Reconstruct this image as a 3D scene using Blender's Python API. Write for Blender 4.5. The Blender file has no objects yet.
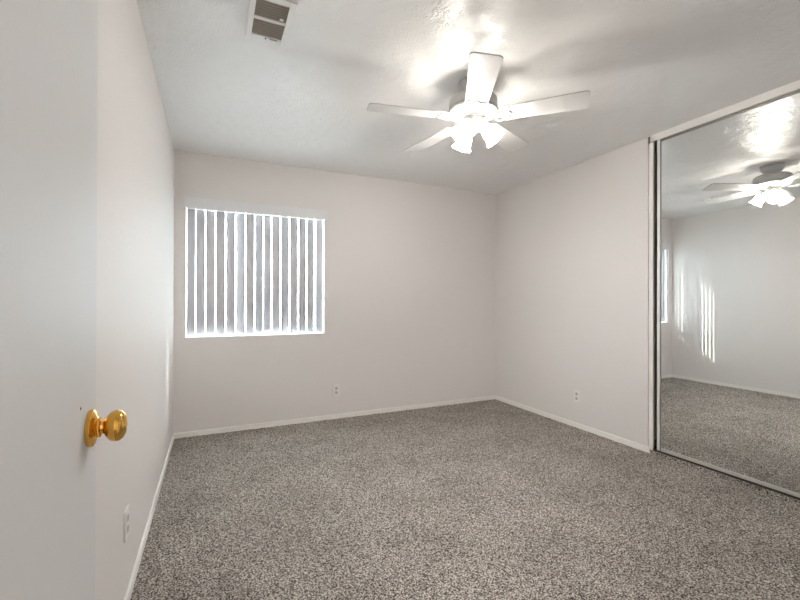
import bpy, bmesh, math, random
from mathutils import Vector, Matrix, noise

random.seed(7)
S = bpy.context.scene
COL = S.collection
PI = math.pi

# ------------------------------------------------------------------ camera
FPX = 404.28
YAW, PITCH, ROLL, CAMH = 0.43394, 0.0022, 0.00265, 1.1637
cd = bpy.data.cameras.new('camera')
cam = bpy.data.objects.new('camera', cd)
COL.objects.link(cam)
cd.sensor_width = 36.0
cd.lens = FPX / 800 * 36
cd.clip_start = 0.01
F = Vector((math.sin(YAW) * math.cos(PITCH), math.cos(YAW) * math.cos(PITCH), math.sin(PITCH)))
R = Vector((math.cos(YAW), -math.sin(YAW), 0))
U = R.cross(F)
R2 = R * math.cos(ROLL) + U * math.sin(ROLL)
U2 = -R * math.sin(ROLL) + U * math.cos(ROLL)
M = Matrix((R2, U2, -F)).transposed().to_4x4()
M.translation = Vector((0, 0, CAMH))
cam.matrix_world = M
S.camera = cam

# ------------------------------------------------------------------ world, sun, exposure
W = bpy.data.worlds.new('world')
S.world = W
W.use_nodes = True
bg = W.node_tree.nodes['Background']
bg.inputs['Color'].default_value = (0.80, 0.905, 1.0, 1)
bg.inputs['Strength'].default_value = 6.2

sun_d = bpy.data.lights.new('sun', 'SUN')
sun_d.energy = 2.6
sun_d.angle = 0.009
sun_d.color = (1.0, 0.97, 0.92)
sun = bpy.data.objects.new('sun', sun_d)
COL.objects.link(sun)
sun.location = (6, 9, 5)
sun.rotation_euler = Vector((-1.7, -1.0, -0.94)).to_track_quat('-Z', 'Y').to_euler()

BULB = 222.0        # radiance of the fan bulbs
HALL_FILL = 21.0        # radiance of the added fill dome in the hallway
S.view_settings.view_transform = 'Standard'
S.view_settings.look = 'None'
S.view_settings.gamma = 1.0
S.view_settings.exposure = 2.34
S.cycles.max_bounces = 14
S.cycles.diffuse_bounces = 8
S.cycles.glossy_bounces = 6
S.cycles.transparent_max_bounces = 16
S.cycles.sample_clamp_indirect = 6.0

# ------------------------------------------------------------------ room numbers
XL, XR, YF, YB, H = -0.299, 3.064, 0.05, 3.903, 2.44
XM = 3.067                      # front plane of the mirror door
CY0, CY1 = 0.23, 2.037          # closet opening along the right wall
WX0, WX1, WZ0, WZ1 = -0.209, 0.993, 0.842, 1.99     # window opening
DX0, DX1, DZ1 = -0.19, 0.625, 2.04                   # doorway in the front wall


# ------------------------------------------------------------------ materials
def mat(name, col, rough=0.5, metal=0.0, spec=0.5, bump=None, aniso=None):
    """bump = (scale, strength, distance, detail, stretch)"""
    m = bpy.data.materials.new(name)
    m.use_nodes = True
    nt = m.node_tree
    p = nt.nodes['Principled BSDF']
    p.inputs['Base Color'].default_value = (*col, 1)
    p.inputs['Roughness'].default_value = rough
    p.inputs['Metallic'].default_value = metal
    p.inputs['Specular IOR Level'].default_value = spec
    if bump:
        sc, st, di, de, stretch = bump
        tc = nt.nodes.new('ShaderNodeTexCoord')
        mp = nt.nodes.new('ShaderNodeMapping')
        mp.inputs['Scale'].default_value = stretch
        nz = nt.nodes.new('ShaderNodeTexNoise')
        nz.inputs['Scale'].default_value = sc
        nz.inputs['Detail'].default_value = de
        b = nt.nodes.new('ShaderNodeBump')
        b.inputs['Strength'].default_value = st
        b.inputs['Distance'].default_value = di
        nt.links.new(tc.outputs['Object'], mp.inputs['Vector'])
        nt.links.new(mp.outputs['Vector'], nz.inputs['Vector'])
        nt.links.new(nz.outputs['Fac'], b.inputs['Height'])
        nt.links.new(b.outputs['Normal'], p.inputs['Normal'])
    return m


def ceiling_mat():
    m = mat('ceiling_paint', (0.82, 0.82, 0.82), 0.30, 0, 0.5)
    nt = m.node_tree
    p = nt.nodes['Principled BSDF']
    tc = nt.nodes.new('ShaderNodeTexCoord')
    n1 = nt.nodes.new('ShaderNodeTexNoise')
    n1.inputs['Scale'].default_value = 105
    n1.inputs['Detail'].default_value = 3
    n2 = nt.nodes.new('ShaderNodeTexNoise')
    n2.inputs['Scale'].default_value = 14
    n2.inputs['Detail'].default_value = 2
    r2 = nt.nodes.new('ShaderNodeMapRange')
    r2.inputs['From Min'].default_value = 0.42
    r2.inputs['From Max'].default_value = 0.62
    mu = nt.nodes.new('ShaderNodeMath')
    mu.operation = 'MULTIPLY'
    b = nt.nodes.new('ShaderNodeBump')
    b.inputs['Strength'].default_value = 0.55
    b.inputs['Distance'].default_value = 0.006
    for n in (n1, n2):
        nt.links.new(tc.outputs['Object'], n.inputs['Vector'])
    nt.links.new(n2.outputs['Fac'], r2.inputs['Value'])
    ad = nt.nodes.new('ShaderNodeMath')
    ad.operation = 'ADD'
    ad.inputs[1].default_value = 0.45
    nt.links.new(r2.outputs['Result'], ad.inputs[0])
    nt.links.new(n1.outputs['Fac'], mu.inputs[0])
    nt.links.new(ad.outputs[0], mu.inputs[1])
    nt.links.new(mu.outputs[0], b.inputs['Height'])
    nt.links.new(b.outputs['Normal'], p.inputs['Normal'])
    return m


def carpet_mat():
    m = mat('carpet', (0.3, 0.28, 0.26), 0.95, 0, 0.1)
    nt = m.node_tree
    p = nt.nodes['Principled BSDF']
    tc = nt.nodes.new('ShaderNodeTexCoord')
    n1 = nt.nodes.new('ShaderNodeTexNoise')
    n1.inputs['Scale'].default_value = 160
    n1.inputs['Detail'].default_value = 3
    n1.inputs['Roughness'].default_value = 0.62
    n2 = nt.nodes.new('ShaderNodeTexNoise')
    n2.inputs['Scale'].default_value = 3.2
    n2.inputs['Detail'].default_value = 3
    r = nt.nodes.new('ShaderNodeValToRGB')
    e = r.color_ramp.elements
    e[0].position = 0.385
    e[0].color = (0.035, 0.029, 0.024, 1)
    e[1].position = 0.635
    e[1].color = (0.68, 0.625, 0.57, 1)
    x = e.new(0.46)
    x.color = (0.185, 0.165, 0.147, 1)
    x = e.new(0.54)
    x.color = (0.36, 0.33, 0.30, 1)
    ml = nt.nodes.new('ShaderNodeMapRange')
    ml.inputs['From Min'].default_value = 0.3
    ml.inputs['From Max'].default_value = 0.7
    ml.inputs['To Min'].default_value = 0.86
    ml.inputs['To Max'].default_value = 1.12
    mx = nt.nodes.new('ShaderNodeMix')
    mx.data_type = 'RGBA'
    mx.blend_type = 'MULTIPLY'
    mx.inputs[0].default_value = 1.0
    for n in (n1, n2):
        nt.links.new(tc.outputs['Object'], n.inputs['Vector'])
    nt.links.new(n1.outputs['Fac'], r.inputs['Fac'])
    nt.links.new(n2.outputs['Fac'], ml.inputs['Value'])
    nt.links.new(r.outputs['Color'], mx.inputs[6])
    nt.links.new(ml.outputs['Result'], mx.inputs[7])
    nt.links.new(mx.outputs[2], p.inputs['Base Color'])
    b = nt.nodes.new('ShaderNodeBump')
    b.inputs['Strength'].default_value = 0.6
    b.inputs['Distance'].default_value = 0.006
    nt.links.new(n1.outputs['Fac'], b.inputs['Height'])
    nt.links.new(b.outputs['Normal'], p.inputs['Normal'])
    return m


def emit_mat(name, col, strength):
    m = bpy.data.materials.new(name)
    m.use_nodes = True
    nt = m.node_tree
    nt.nodes.clear()
    o = nt.nodes.new('ShaderNodeOutputMaterial')
    e = nt.nodes.new('ShaderNodeEmission')
    e.inputs['Color'].default_value = (*col, 1)
    e.inputs['Strength'].default_value = strength
    nt.links.new(e.outputs[0], o.inputs['Surface'])
    return m


def thin_mat(name, col, parts):
    """weighted mix of thin-sheet closures: transparent / translucent / diffuse / glossy"""
    m = bpy.data.materials.new(name)
    m.use_nodes = True
    nt = m.node_tree
    nt.nodes.clear()
    o = nt.nodes.new('ShaderNodeOutputMaterial')
    kinds = {'transparent': 'ShaderNodeBsdfTransparent', 'translucent': 'ShaderNodeBsdfTranslucent',
             'diffuse': 'ShaderNodeBsdfDiffuse', 'glossy': 'ShaderNodeBsdfGlossy'}
    acc, tot = None, 0
    for k, w in parts:
        s = nt.nodes.new(kinds[k])
        s.inputs['Color'].default_value = (1, 1, 1, 1) if k in ('glossy',) else (*col, 1)
        if k == 'glossy':
            s.inputs['Roughness'].default_value = 0.08
        if acc is None:
            acc, tot = s, w
        else:
            x = nt.nodes.new('ShaderNodeMixShader')
            tot += w
            x.inputs[0].default_value = w / tot
            nt.links.new(acc.outputs[0], x.inputs[1])
            nt.links.new(s.outputs[0], x.inputs[2])
            acc = x
    nt.links.new(acc.outputs[0], o.inputs['Surface'])
    return m


ONE = (1, 1, 1)
M_WALL = mat('wall_paint', (0.775, 0.750, 0.735), 0.52, 0, 0.12, (70, 0.22, 0.004, 2, ONE))
M_CEIL = ceiling_mat()
M_CARPET = carpet_mat()
M_TRIM = mat('trim_paint', (0.89, 0.87, 0.84), 0.38)
M_DOOR = mat('door_paint', (0.70, 0.705, 0.71), 0.46, 0, 0.2, (26, 0.12, 0.003, 4, (1, 6, 0.35)))
M_FAN = mat('fan_white', (0.50, 0.50, 0.495), 0.35)
M_BLADE = mat('blade_white', (0.62, 0.62, 0.615), 0.4)
M_VENTD = mat('vent_dark', (0.10, 0.085, 0.068), 0.6)
M_VENTW = mat('vent_white', (0.80, 0.80, 0.79), 0.45)
M_BRASS = mat('brass', (0.80, 0.46, 0.10), 0.10, 1.0)
M_ALU = mat('aluminium_satin', (0.86, 0.84, 0.80), 0.4, 0.25)
M_RAIL = mat('aluminium_rail', (0.60, 0.58, 0.54), 0.4, 0.3)
M_ALUD = mat('aluminium_dark', (0.30, 0.29, 0.27), 0.4, 0.8)  # darker metal for mirror beads, top rail, head track and small parts
M_MIRROR = mat('mirror_silver', (0.86, 0.875, 0.87), 0.0, 1.0)
M_PLAST = mat('white_plastic', (0.82, 0.80, 0.77), 0.3)
M_RECEP = mat('receptacle_plastic', (0.60, 0.58, 0.55), 0.35)
M_SLOT = mat('dark_slot', (0.04, 0.035, 0.03), 0.6)
M_VANE = thin_mat('vane_vinyl', (0.62, 0.63, 0.66), [('diffuse', 0.990), ('translucent', 0.010)])
M_VALANCE = mat('valance_vinyl', (0.78, 0.785, 0.80), 0.45)
M_GLASS = thin_mat('window_glass', (0.96, 0.98, 0.97), [('transparent', 0.94), ('glossy', 0.06)])
M_SHADE = thin_mat('frosted_shade_glass', (1.0, 0.96, 0.88), [('transparent', 0.14), ('translucent', 0.56), ('diffuse', 0.26), ('glossy', 0.04)])
M_BULB = emit_mat('bulb_glow', (1.0, 0.972, 0.95), BULB)
M_HALL_FILL = emit_mat('hall_fill_glow', (1.0, 0.95, 0.89), HALL_FILL)
M_GROUND = mat('concrete_outside', (0.80, 0.79, 0.77), 0.9, 0, 0.2, (12, 0.2, 0.01, 3, ONE))


# ------------------------------------------------------------------ mesh helpers
def box(bm, x0, x1, y0, y1, z0, z1):
    v = [bm.verts.new(p) for p in ((x0, y0, z0), (x1, y0, z0), (x1, y1, z0), (x0, y1, z0),
                                   (x0, y0, z1), (x1, y0, z1), (x1, y1, z1), (x0, y1, z1))]
    fs = []
    for q in ((3, 2, 1, 0), (4, 5, 6, 7), (0, 1, 5, 4), (1, 2, 6, 5), (2, 3, 7, 6), (3, 0, 4, 7)):
        fs.append(bm.faces.new([v[i] for i in q]))
    return v


def lathe(bm, prof, n=48, mtx=None):
    """profile of (radius, z); revolved about Z"""
    rings = []
    for r, z in prof:
        if r < 1e-5:
            rings.append([bm.verts.new((0, 0, z))])
        else:
            rings.append([bm.verts.new((r * math.cos(2 * PI * i / n), r * math.sin(2 * PI * i / n), z)) for i in range(n)])
    for a, b in zip(rings, rings[1:]):
        for i in range(n):
            j = (i + 1) % n
            if len(a) == 1 and len(b) == 1:
                continue
            if len(a) == 1:
                bm.faces.new((a[0], b[j], b[i]))
            elif len(b) == 1:
                bm.faces.new((a[i], a[j], b[0]))
            else:
                bm.faces.new((a[i], a[j], b[j], b[i]))
    if mtx is not None:
        vs = [v for r in rings for v in r]
        bmesh.ops.transform(bm, matrix=mtx, verts=vs)
    return [v for r in rings for v in r]


def tube(bm, pts, r, n=10):
    rings = []
    for i, p in enumerate(pts):
        a = pts[max(i - 1, 0)]
        b = pts[min(i + 1, len(pts) - 1)]
        t = (Vector(b) - Vector(a)).normalized()
        u = t.orthogonal().normalized()
        if rings:
            u = (lastu - t * lastu.dot(t)).normalized()
        lastu = u
        w = t.cross(u)
        rr = r[i] if isinstance(r, (list, tuple)) else r
        rings.append([bm.verts.new(Vector(p) + (u * math.cos(2 * PI * k / n) + w * math.sin(2 * PI * k / n)) * rr) for k in range(n)])
    for a, b in zip(rings, rings[1:]):
        for k in range(n):
            bm.faces.new((a[k], a[(k + 1) % n], b[(k + 1) % n], b[k]))
    bm.faces.new(rings[0][::-1])
    bm.faces.new(rings[-1])


def prism(bm, outline, z0, z1):
    """closed 2-D outline (ccw) extruded in z"""
    lo = [bm.verts.new((x, y, z0)) for x, y in outline]
    hi = [bm.verts.new((x, y, z1)) for x, y in outline]
    n = len(outline)
    bm.faces.new(lo[::-1])
    bm.faces.new(hi)
    for i in range(n):
        j = (i + 1) % n
        bm.faces.new((lo[i], lo[j], hi[j], hi[i]))
    return lo + hi


def bev(o, w=0.002, seg=2, angle=0.6):
    m = o.modifiers.new('bevel', 'BEVEL')
    m.width = w
    m.segments = seg
    m.limit_method = 'ANGLE'
    m.angle_limit = angle
    return o


def obj(name, bm, m, parent=None, smooth=False, kind=None, label=None):
    bmesh.ops.recalc_face_normals(bm, faces=bm.faces[:])
    me = bpy.data.meshes.new(name)
    bm.to_mesh(me)
    bm.free()
    if smooth:
        me.polygons.foreach_set('use_smooth', [True] * len(me.polygons))
        try:
            me.set_sharp_from_angle(angle=0.7)
        except Exception:
            pass
    me.materials.append(m)
    o = bpy.data.objects.new(name, me)
    COL.objects.link(o)
    if parent:
        o.parent = parent
    if kind:
        o['kind'] = kind
    if label:
        o['label'] = label
    return o


def thing(name, label, cat, loc=(0, 0, 0), rot=(0, 0, 0), group=None):
    o = bpy.data.objects.new(name, None)
    COL.objects.link(o)
    o.empty_display_size = 0.05
    o.location = loc
    o.rotation_euler = rot
    o['label'] = label
    o['category'] = cat
    if group:
        o['group'] = group
    return o


def boxes(name, lst, m, parent=None, kind=None, bevel=None, label=None):
    bm = bmesh.new()
    for b in lst:
        box(bm, *b)
    o = obj(name, bm, m, parent, kind=kind, label=label)
    if bevel:
        bev(o, bevel)
    return o


ST = 'structure'

# ------------------------------------------------------------------ room shell
# carpeted floor: a fine relief of pile over the whole room and hallway
def make_floor():
    bm = bmesh.new()
    x0, x1, y0, y1 = XL, XM, YF - 0.11, YB
    st = 0.0095
    nx, ny = int((x1 - x0) / st) + 1, int((y1 - y0) / st) + 1
    verts = []
    for j in range(ny + 1):
        row = []
        y = y0 + (y1 - y0) * j / ny
        for i in range(nx + 1):
            x = x0 + (x1 - x0) * i / nx
            h = noise.noise(Vector((x * 75, y * 75, 0.3))) * 0.0045 - 0.0035
            row.append(bm.verts.new((x, y, h)))
        verts.append(row)
    for j in range(ny):
        for i in range(nx):
            bm.faces.new((verts[j][i], verts[j][i + 1], verts[j + 1][i + 1], verts[j + 1][i]))
    o = obj('floor', bm, M_CARPET, smooth=True, kind=ST)
    return o


make_floor()
boxes('floor.001', [(-1.0, 1.3, -1.9, YF - 0.11, -0.05, -0.003)], M_CARPET, kind=ST)
boxes('floor.002', [(XM + 0.07, 3.75, 0.0, 2.2, -0.05, -0.003)], M_CARPET, kind=ST)

boxes('ceiling', [(XL - 0.1, 3.85, -2.0, YB + 0.15, H, H + 0.1)], M_CEIL, kind=ST)
boxes('wall_left', [(XL - 0.1, XL, YF - 0.11, YB + 0.15, -0.05, H)], M_WALL, kind=ST)
boxes('wall_back', [(XL, WX0, YB, YB + 0.15, -0.05, H), (WX1, 3.85, YB, YB + 0.15, -0.05, H),
                    (WX0, WX1, YB, YB + 0.15, -0.05, WZ0), (WX0, WX1, YB, YB + 0.15, WZ1, H)], M_WALL, kind=ST)
o = boxes('wall_right', [(XR, 3.137, CY1, YB, -0.05, H), (XR, 3.137, YF, CY0, -0.05, H)], M_WALL, kind=ST)
boxes('wall_front', [(XL, DX0 - 0.02, YF - 0.11, YF, -0.05, H), (DX1 + 0.02, 3.85, YF - 0.11, YF, -0.05, H),
                     (DX0 - 0.02, DX1 + 0.02, YF - 0.11, YF, DZ1 + 0.02, H)], M_WALL, kind=ST)
# closet behind the mirror doors
boxes('wall_closet', [(3.75, 3.85, YF, 2.3, -0.05, H), (3.137, 3.75, 2.2, 2.3, -0.05, H)], M_WALL, kind=ST)
# hallway behind the camera
boxes('wall_hall', [(-1.1, -1.0, -2.0, YF - 0.11, -0.05, H), (1.3, 1.4, -2.0, YF - 0.11, -0.05, H),
                    (-1.0, 1.3, -2.0, -1.9, -0.05, H), (-1.0, XL, YF - 0.16, YF - 0.06, -0.05, H)], M_WALL, kind=ST)
boxes('ceiling.001', [(-1.1, XL - 0.1, -2.0, 0.0, H, H + 0.1)], M_CEIL, kind=ST)

# baseboards with an eased top edge
BH, BT = 0.041, 0.011
def baseboard(name, b):
    o = boxes(name, [b], M_TRIM, kind=ST)
    bev(o, 0.004, 3)
baseboard('baseboard_left', (XL, XL + BT, YF, YB - BT, -0.01, BH))
baseboard('baseboard_back', (XL, XR, YB - BT, YB, -0.01, BH))
baseboard('baseboard_right', (XR - BT, XR, CY1 - 0.020, YB - BT, -0.01, BH))

# door frame in the front wall (jambs and head), closet head board, closet jamb strip, floor track
boxes('trim_1', [(DX0 - 0.02, DX0, YF - 0.115, YF + 0.004, 0, DZ1), (DX1, DX1 + 0.02, YF - 0.115, YF + 0.004, 0, DZ1),
                 (DX0 - 0.02, DX1 + 0.02, YF - 0.115, YF + 0.004, DZ1, DZ1 + 0.02)], M_TRIM, kind=ST, bevel=0.002)
boxes('trim_2', [(XR - 0.014, XR + 0.0015, CY0, 2.012, 2.389, 2.4395)], M_TRIM, kind=ST, bevel=0.0015)
boxes('trim_3', [(XR + 0.004, XR + 0.024, 2.000, 2.022, 0.0, 2.389), (XR + 0.012, XR + 0.030, 2.020, CY1, 0.0, 2.389)], M_TRIM, kind=ST, bevel=0.0015)
boxes('trim_4', [(XM + 0.004, XM + 0.070, CY0, CY1, 0.020, 0.034)], M_SLOT, kind=ST)
boxes('floor.003', [(XM - 0.008, XM + 0.070, CY0, CY1, -0.05, 0.021)], M_CARPET, kind=ST)
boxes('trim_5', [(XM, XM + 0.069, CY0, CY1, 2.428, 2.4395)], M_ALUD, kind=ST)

# ground outside the window
boxes('ground', [(-12, 14, YB + 0.15, 22, -0.35, -0.25)], M_GROUND, kind=ST)

# ------------------------------------------------------------------ window
wy = YB + 0.085
win = boxes('window_1', [(WX0, WX0 + 0.035, wy, wy + 0.06, WZ0, WZ1), (WX1 - 0.035, WX1, wy, wy + 0.06, WZ0, WZ1),
                         (WX0 + 0.035, WX1 - 0.035, wy, wy + 0.06, WZ0, WZ0 + 0.03), (WX0 + 0.035, WX1 - 0.035, wy, wy + 0.06, WZ1 - 0.03, WZ1)],
            M_ALU, kind=ST)
win['label'] = 'aluminium framed sliding window behind the vertical blind in the back wall'
win['category'] = 'window'
xm = (WX0 + WX1) / 2
boxes('meeting_stile', [(xm - 0.016, xm + 0.016, wy + 0.02, wy + 0.045, WZ0 + 0.03, WZ1 - 0.03)], M_ALU, win)
boxes('pane', [(WX0 + 0.035, xm - 0.016, wy + 0.030, wy + 0.034, WZ0 + 0.03, WZ1 - 0.03)], M_GLASS, win)
boxes('pane', [(xm + 0.016, WX1 - 0.035, wy + 0.030, wy + 0.034, WZ0 + 0.03, WZ1 - 0.03)], M_GLASS, win)
boxes('window_sill', [(WX0, WX1, YB + 0.0005, wy, WZ0 - 0.0002, WZ0 + 0.004)], M_TRIM, win)

# ------------------------------------------------------------------ vertical blind
VY = YB + 0.042
blind = thing('vertical_blind', 'white vertical blind with narrow light slits hanging in the back wall window', 'blind', (0.39, VY, WZ0))
def local(par, o):
    o.parent = par
    o.matrix_parent_inverse = Matrix.Translation(-Vector(par.location))
    return o
def lbox(name, par, lst, m, bevel=None, label=None):
    o = boxes(name, lst, m, None, None, bevel, label)
    return local(par, o)

lbox('valance', blind, [(-0.226, 1.016, YB - 0.022, YB - 0.014, 1.956, 2.046), (-0.226, -0.219, YB - 0.022, YB, 1.956, 2.046),
                        (1.009, 1.016, YB - 0.022, YB, 1.956, 2.046)], M_VALANCE, 0.001)
lbox('headrail', blind, [(WX0 + 0.01, WX1 - 0.01, VY - 0.018, VY + 0.018, 1.957, WZ1)], M_TRIM, 0.002)
# positions of the light slits along the window, read from the photograph
slit = [72, 108, 142, 178, 214, 249, 283, 317, 345, 375, 408, 438, 470, 498, 527, 562]
ANG = [-2, 3, 2, 3, -9, -9, 1, -9, 0, 2, 3, 3, 1, 2, -4]
def slitx(c):
    px = 165 + c / 3.528
    d = F + R * (px - 400) / FPX
    return d.x * VY / d.y
sx = [slitx(c) for c in slit]
for i in range(15):
    cx = (sx[i] + sx[i + 1]) / 2
    w = {7: 0.068, 8: 0.064, 9: 0.070, 12: 0.069, 13: 0.066}.get(i, 0.0730)
    if i in (0, 14):
        w = 0.066
        cx += 0.004 if i == 0 else -0.004
    bm = bmesh.new()
    n = 8
    z0, z1 = WZ0 + 0.014, 1.9565
    a, b = [], []
    for k in range(n + 1):
        u = (k / n - 0.5) * w
        c = 0.0028 * (1 - (2 * k / n - 1) ** 2)
        a.append(bm.verts.new((u, c, z0)))
        b.append(bm.verts.new((u, c, z1)))
    for k in range(n):
        bm.faces.new((a[k], a[k + 1], b[k + 1], b[k]))
    o = obj('vane', bm, M_VANE, smooth=True)
    so = o.modifiers.new('sheet', 'SOLIDIFY')
    so.thickness = 0.0008
    o.location = (cx - blind.location.x, 0, -blind.location.z)
    o.rotation_euler = (0, 0, math.radians(ANG[i]))
    o.parent = blind
# pull cord with its little weight, at the right end
bm = bmesh.new()
cxr = slitx(554)
tube(bm, [(cxr, VY - 0.028, 1.94), (cxr, VY - 0.028, 1.5), (cxr + 0.001, VY - 0.028, 1.22)], 0.0012, 6)
co = local(blind, obj('pull_cord', bm, M_TRIM, smooth=True))
bm = bmesh.new()
lathe(bm, [(0, 0), (0.0035, 0.002), (0.0045, 0.02), (0.003, 0.05), (0.0012, 0.056), (0, 0.056)], 12)
wt = obj('cord_weight', bm, mat('cord_weight_grey', (0.33, 0.33, 0.34), 0.4), smooth=True)
wt.location = (cxr + 0.001 - blind.location.x, -0.028, 1.165 - blind.location.z)
wt.parent = co
wt.matrix_parent_inverse = Matrix.Identity(4)
wt.location = Vector((cxr + 0.001, VY - 0.028, 1.165))

# ------------------------------------------------------------------ open room door with brass knob
door = boxes('door_1', [(DX0 - 0.035, DX0, YF + 0.008, 0.893, 0.012, 2.03)], M_DOOR, kind=ST, bevel=0.0015)
door['label'] = 'white painted flush door swung open along the left wall'
door['category'] = 'door'
ky, kz = 0.845, 0.946
RY = Matrix.Rotation(PI / 2, 4, 'Y')
bm = bmesh.new()
lathe(bm, [(0, 0), (0.0300, 0), (0.0312, 0.0025), (0.0306, 0.0070), (0.0262, 0.0095), (0.0190, 0.0115), (0.0155, 0.0135), (0.0168, 0.0150),
           (0.0168, 0.0168), (0.0135, 0.018), (0, 0.018)], 48, Matrix.Translation((DX0, ky, kz)) @ RY)
rose = obj('rose', bm, M_BRASS, None, smooth=True)
bm = bmesh.new()
lathe(bm, [(0, 0.017), (0.0120, 0.017), (0.0115, 0.0215), (0.0140, 0.0235), (0.0205, 0.0270), (0.0252, 0.0325), (0.0268, 0.0385), (0.0258, 0.0445),
           (0.0218, 0.0495), (0.0150, 0.0528), (0.007, 0.0543), (0, 0.0546)], 48, Matrix.Translation((DX0, ky, kz)) @ RY)
knob = obj('door_knob', bm, M_BRASS, door, smooth=True, label='polished brass round door knob')
rose.parent = knob
bm = bmesh.new()
lathe(bm, [(0, 0), (0.0022, 0), (0.0022, 0.0006), (0, 0.0006)], 12, Matrix.Translation((DX0, 0.797, 0.991)) @ RY)
obj('nail_hole', bm, M_SLOT, door)
for hz in (0.25, 1.02, 1.8):
    bm = bmesh.new()
    lathe(bm, [(0, 0), (0.006, 0), (0.006, 0.09), (0, 0.09)], 12, Matrix.Translation((DX0 + 0.004, YF + 0.006, hz)))
    obj('hinge', bm, M_BRASS, door, smooth=True)

# ------------------------------------------------------------------ mirrored sliding closet doors
def mirror_door(y0, y1, x, label):
    t = thing('mirror_door', label, 'mirror door', (x, (y0 + y1) / 2, 0.036), group=None)
    z0, z1, sw, d = 0.036, 2.426, 0.031, 0.022
    lbox('mirror_glass', t, [(x + 0.004, x + 0.010, y0 + sw - 0.004, y1 - sw + 0.004, z0 + 0.020, z1 - 0.045)], M_MIRROR)
    lbox('stile', t, [(x, x + d, y1 - 0.020, y1, z0, z1)], M_ALU, 0.0025)
    lbox('stile', t, [(x, x + d, y0, y0 + 0.020, z0, z1)], M_ALU, 0.0025)
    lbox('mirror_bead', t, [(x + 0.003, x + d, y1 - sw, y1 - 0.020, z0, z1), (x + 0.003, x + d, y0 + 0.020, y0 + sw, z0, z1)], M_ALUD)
    lbox('rail', t, [(x + 0.001, x + d, y0 + sw, y1 - sw, z0, z0 + 0.024)], M_RAIL, 0.0025)
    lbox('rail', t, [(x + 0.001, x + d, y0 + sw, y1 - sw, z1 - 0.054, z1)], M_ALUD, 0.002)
    return t
mirror_door(1.03, 1.969, XM, 'tall front mirrored sliding closet door in the right wall reflecting the fan')
mirror_door(0.24, 1.14, XM + 0.034, 'mirrored sliding closet door on the rear track, behind the front mirrored door')

# ------------------------------------------------------------------ ceiling fan
FX, FY, ZB = 1.383, 1.972, 2.232
fan = thing('ceiling_fan', 'white five blade ceiling fan with three lit tulip shades', 'ceiling fan', (FX, FY, H))
# local z measured from the ceiling
def L(z):
    return z - H
bm = bmesh.new()
lathe(bm, [(0, 0), (0.088, 0), (0.090, -0.006), (0.089, -0.018), (0.084, -0.034), (0.072, -0.052), (0.060, -0.066), (0.056, -0.076), (0.055, -0.086), (0, -0.086)], 56)
obj('canopy', bm, M_FAN, fan, smooth=True)
bm = bmesh.new()
lathe(bm, [(0, -0.080), (0.070, -0.081), (0.105, -0.085), (0.126, -0.092), (0.138, -0.103), (0.141, -0.114), (0.141, -0.150), (0.136, -0.158), (0.128, -0.161), (0, -0.161)], 64)
obj('motor_housing', bm, M_FAN, fan, smooth=True)
bm = bmesh.new()
lathe(bm, [(0, -0.160), (0.129, -0.160), (0.129, -0.168), (0.120, -0.168), (0, -0.168)], 64)
obj('vent_shade_band', bm, M_SLOT, fan, smooth=True)  # near-black colour put in for the shade inside the vent gaps
# flywheel flange with ventilation openings: a ring, an inner ring and spokes
bm = bmesh.new()
lathe(bm, [(0.112, -0.164), (0.140, -0.163), (0.146, -0.168), (0.142, -0.178), (0.124, -0.186), (0.110, -0.184), (0.112, -0.164)], 72)
lathe(bm, [(0.0, -0.166), (0.078, -0.168), (0.078, -0.196), (0.066, -0.200), (0.0, -0.200)], 64)
for k in range(30):
    a = 2 * PI * k / 30
    vs = box(bm, 0.074, 0.114, -0.0042, 0.0042, -0.190, -0.168)
    bmesh.ops.rotate(bm, verts=vs, cent=(0, 0, 0), matrix=Matrix.Rotation(a, 3, 'Z'))
obj('flange', bm, M_FAN, fan, smooth=True)
bm = bmesh.new()
lathe(bm, [(0, -0.198), (0.058, -0.198), (0.063, -0.203), (0.063, -0.208), (0.058, -0.212)], 56)
lathe(bm, [(0.056, -0.213), (0.061, -0.217), (0.060, -0.240), (0.052, -0.252), (0.040, -0.258), (0, -0.260)], 56)
obj('switch_housing', bm, M_FAN, fan, smooth=True)
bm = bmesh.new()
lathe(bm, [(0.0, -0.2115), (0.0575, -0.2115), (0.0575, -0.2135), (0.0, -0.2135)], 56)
obj('dark_ring', bm, M_ALUD, fan, smooth=True)  # thin dark band in the joint of the switch housing
bm = bmesh.new()
lathe(bm, [(0, -0.258), (0.030, -0.258), (0.034, -0.264), (0.030, -0.284), (0.018, -0.294), (0.010, -0.300), (0.008, -0.308), (0, -0.311)], 40)
obj('finial', bm, M_FAN, fan, smooth=True)

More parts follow.
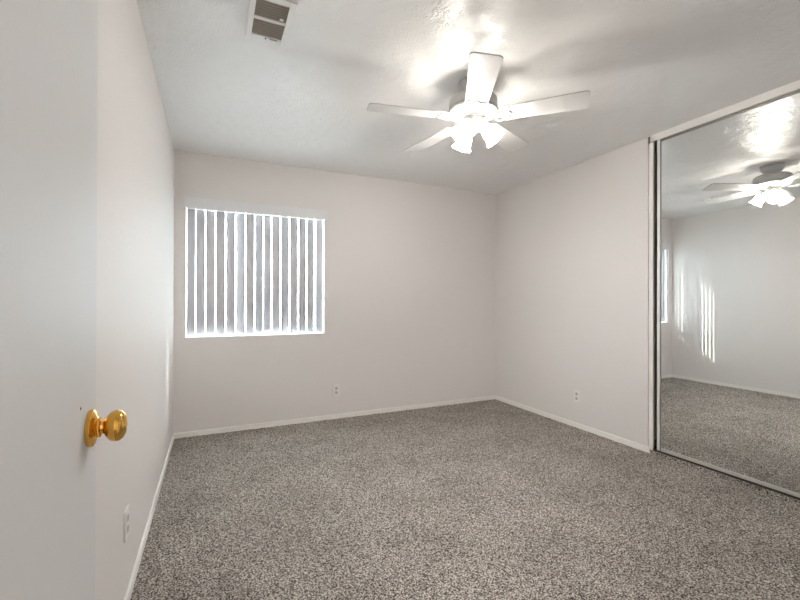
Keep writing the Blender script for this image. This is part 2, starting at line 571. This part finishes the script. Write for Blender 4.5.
# blades
def rounded(x0, x1, w0, w1, r, n=6):
    pts = []
    for cx, cy, a0 in ((x1 - r, w1 / 2 - r, 0), (x0 + r, w0 / 2 - r, PI / 2), (x0 + r, -w0 / 2 + r, PI), (x1 - r, -w1 / 2 + r, 1.5 * PI)):
        for k in range(n + 1):
            a = a0 + PI / 2 * k / n
            pts.append((cx + r * math.cos(a), cy + r * math.sin(a)))
    return pts
BA = [23.5, 100.5, 167.0, 239.6, 313.5]
BA = [25.0 + 72 * k + d for k, d in enumerate((-1.5, 1.5, -1, -0.6, 0.6))]
PITCHB = math.radians(-10.5)
def blade(angle):
    bm = bmesh.new()
    prism(bm, rounded(0.165, 0.622, 0.122, 0.150, 0.022), -0.003, 0.003)
    b = obj('blade', bm, M_BLADE, fan)
    bev(b, 0.001, 2)
    b.matrix_local = Matrix.Translation((0, 0, L(ZB) + 0.004)) @ Matrix.Rotation(math.radians(angle), 4, 'Z') @ Matrix.Rotation(PITCHB, 4, 'X')
    # scrolled blade iron under the blade root
    bm = bmesh.new()
    zz0, zz1 = -0.0085, -0.0032
    prism(bm, [(0.110, -0.020), (0.150, -0.014), (0.172, -0.026), (0.190, -0.050), (0.206, -0.056), (0.214, -0.046), (0.205, -0.030), (0.212, -0.012),
               (0.226, 0.0), (0.212, 0.012), (0.205, 0.030), (0.214, 0.046), (0.206, 0.056), (0.190, 0.050), (0.172, 0.026), (0.150, 0.014), (0.110, 0.020)], zz0, zz1)
    i = obj('blade_iron', bm, M_FAN, b)
    bev(i, 0.0015, 2)
    for s_ in (-1, 1):
        bm = bmesh.new()
        pts = [(0.150 + 0.030 * math.cos(t) * (1 - t / 9), s_ * (0.016 + 0.026 * math.sin(t) * (1 - t / 9) + 0.012), -0.0088) for t in [0.3 * q for q in range(14)]]
        tube(bm, pts, 0.0028, 6)
        obj('scroll', bm, M_FAN, i, smooth=True)
    return b
for a in BA:
    blade(a)

# light kit: three arms, each with socket cup, tulip shade and bulb
LA = [-35 + 2, 85 + 2, 205 + 2]
for a in LA:
    ar = math.radians(a)
    ca, sa = math.cos(ar), math.sin(ar)
    bm = bmesh.new()
    pts = []
    for r_, z_ in ((0.040, -0.238), (0.056, -0.242), (0.064, -0.250), (0.066, -0.256)):
        pts.append((r_ * ca, r_ * sa, z_))
    tube(bm, pts, 0.009, 12)
    arm = obj('light_arm', bm, M_FAN, fan, smooth=True)
    tilt = math.radians(38)
    # local frame: -Z is the axis from the socket to the mouth, tilted outwards
    Mx = Matrix.Translation((0.058 * ca, 0.058 * sa, -0.246)) @ Matrix.Rotation(ar, 4, 'Z') @ Matrix.Rotation(-tilt, 4, 'Y')
    bm = bmesh.new()
    lathe(bm, [(0, 0.004), (0.016, 0.004), (0.026, -0.002), (0.030, -0.014), (0.029, -0.019), (0.024, -0.018), (0, -0.018)], 32)
    cup = obj('socket_cup', bm, M_FAN, fan, smooth=True)
    cup.matrix_local = Mx
    bm = bmesh.new()
    n = 48
    prof = [(0.021, -0.010), (0.024, -0.018), (0.033, -0.030), (0.0405, -0.046), (0.0430, -0.062), (0.0425, -0.078), (0.0450, -0.094), (0.0520, -0.108), (0.0600, -0.117)]
    rings = []
    for q, (r_, z_) in enumerate(prof):
        fl = 0.0020 * (q / 8) ** 1.0
        rings.append([bm.verts.new(((r_ + fl * math.cos(12 * 2 * PI * k / n)) * math.cos(2 * PI * k / n), (r_ + fl * math.cos(12 * 2 * PI * k / n)) * math.sin(2 * PI * k / n), z_)) for k in range(n)])
    for r0, r1 in zip(rings, rings[1:]):
        for k in range(n):
            bm.faces.new((r0[k], r0[(k + 1) % n], r1[(k + 1) % n], r1[k]))
    sh = obj('lamp_shade', bm, M_SHADE, fan, smooth=True)
    sh.matrix_local = Mx
    bm = bmesh.new()
    lathe(bm, [(0, -0.018), (0.012, -0.018), (0.013, -0.040), (0.018, -0.056), (0.0235, -0.074), (0.0250, -0.086), (0.0225, -0.098), (0.014, -0.107), (0, -0.111)], 28)
    bu = obj('bulb', bm, M_BULB, sh, smooth=True)

# ------------------------------------------------------------------ ceiling vent
VS = -0.011      # the frame hangs a little below the ceiling
vx0, vx1, vy0, vy1 = 0.138, 0.326, 1.766 + VS, 2.076 + VS
vent = thing('ceiling_vent', 'white framed ceiling air vent with two dark louvred openings', 'air vent', ((vx0 + vx1) / 2, (vy0 + vy1) / 2, H))
px0, px1 = 0.163, 0.299
lbox('frame', vent, [(vx0, px0, vy0, vy1, H - 0.009, H), (px1, vx1, vy0, vy1, H - 0.009, H),
                     (px0, px1, vy0, 1.788, H - 0.009, H), (px0, px1, 1.902, 1.920, H - 0.009, H), (px0, px1, 2.033, vy1, H - 0.009, H)], M_VENTW, 0.002)
lbox('backing', vent, [(px0, px1, 1.788, 1.902, H - 0.0012, H - 0.0002), (px0, px1, 1.920, 2.033, H - 0.0012, H - 0.0002)], M_SLOT)
M_SLAT = mat('slat_taupe', (0.34, 0.31, 0.27), 0.5)
for (ya, yb) in ((1.788, 1.902), (1.920, 2.033)):
    for k in range(7):
        yc = ya + (yb - ya) * (k + 0.5) / 7
        bm = bmesh.new()
        vs = box(bm, px0, px1, -0.0042, 0.0042, -0.0005, 0.0005)
        bmesh.ops.rotate(bm, verts=vs, cent=(0, 0, 0), matrix=Matrix.Rotation(math.radians(-42 if ya < 1.9 else -25), 3, 'X'))
        bmesh.ops.translate(bm, verts=vs, vec=(0, yc, H - 0.0052))
        local(vent, obj('slat', bm, M_SLAT))
lbox('tag', vent, [(0.270, 0.286, 1.873, 1.889, H - 0.0102, H - 0.0092)], M_VENTW)
lbox('damper_lever', vent, [(0.245, 0.281, 2.039, 2.044, H - 0.0125, H - 0.009)], M_ALUD, 0.0008)
bm = bmesh.new()
lathe(bm, [(0, 0), (0.004, 0), (0.003, -0.002), (0, -0.0025)], 12, Matrix.Translation((0.228, 2.047, H - 0.009)))
local(vent, obj('screw', bm, M_SLOT))

# ------------------------------------------------------------------ power outlets
def outlet(loc, rotz, label):
    """plate in the local XZ plane, facing local -Y"""
    t = thing('power_outlet', label, 'power outlet', loc, (0, 0, rotz), 'duplex power outlets on the walls')
    pl = boxes('cover_plate', [(-0.035, 0.035, -0.0075, 0, -0.057, 0.057)], M_PLAST, t)
    bev(pl, 0.003, 3)
    for zc in (0.0205, -0.0205):
        bm = bmesh.new()
        out = []
        for k in range(32):
            a = 2 * PI * k / 32
            out.append((max(-0.0145, min(0.0145, 0.0172 * math.cos(a))), 0.0145 * math.sin(a)))
        vs = prism(bm, out, 0, 0.0025)
        bmesh.ops.transform(bm, matrix=Matrix.Translation((0, -0.0068, zc)) @ Matrix.Rotation(PI / 2, 4, 'X'), verts=vs)
        rc = obj('receptacle', bm, M_RECEP, t)
        boxes('slots', [(-0.0068, -0.0042, -0.0097, -0.0090, zc - 0.001, zc + 0.0075), (0.0042, 0.0068, -0.0097, -0.0090, zc + 0.0, zc + 0.0075),
                        (-0.0028, 0.0028, -0.0097, -0.0090, zc - 0.0090, zc - 0.0045)], M_SLOT, rc)
    bm = bmesh.new()
    lathe(bm, [(0, -0.0090), (0.002, -0.0087), (0.0028, -0.0072), (0, -0.0072)], 12, Matrix.Rotation(0, 4, 'X'))
    for v in bm.verts:
        v.co = Vector((v.co.x, v.co.z, v.co.y))
    obj('screw', bm, M_ALU, t)
    return t
outlet((1.114, YB, 0.276), 0, 'white power outlet low on the back wall right of the window')
outlet((XR, 2.706, 0.287), -PI / 2, 'white power outlet low on the right wall beside the mirror door')
outlet((XL, 1.838, 0.312), PI / 2, 'white power outlet on the left wall past the door knob')

# ------------------------------------------------------------------ unseen lamp added in the hallway to fill the bedroom with light
hl = thing('hall_fill_light', 'added white dome fill lamp in the unseen hallway outside the bedroom door', 'ceiling light', (-0.45, -1.1, H))
bm = bmesh.new()
lathe(bm, [(0, 0), (0.17, 0), (0.17, -0.02), (0.16, -0.025), (0, -0.025)], 48)
obj('light_base', bm, M_FAN, hl, smooth=True)
bm = bmesh.new()
lathe(bm, [(0.155, -0.025), (0.150, -0.05), (0.12, -0.08), (0.07, -0.098), (0, -0.105)], 48)
obj('dome', bm, M_HALL_FILL, hl, smooth=True)
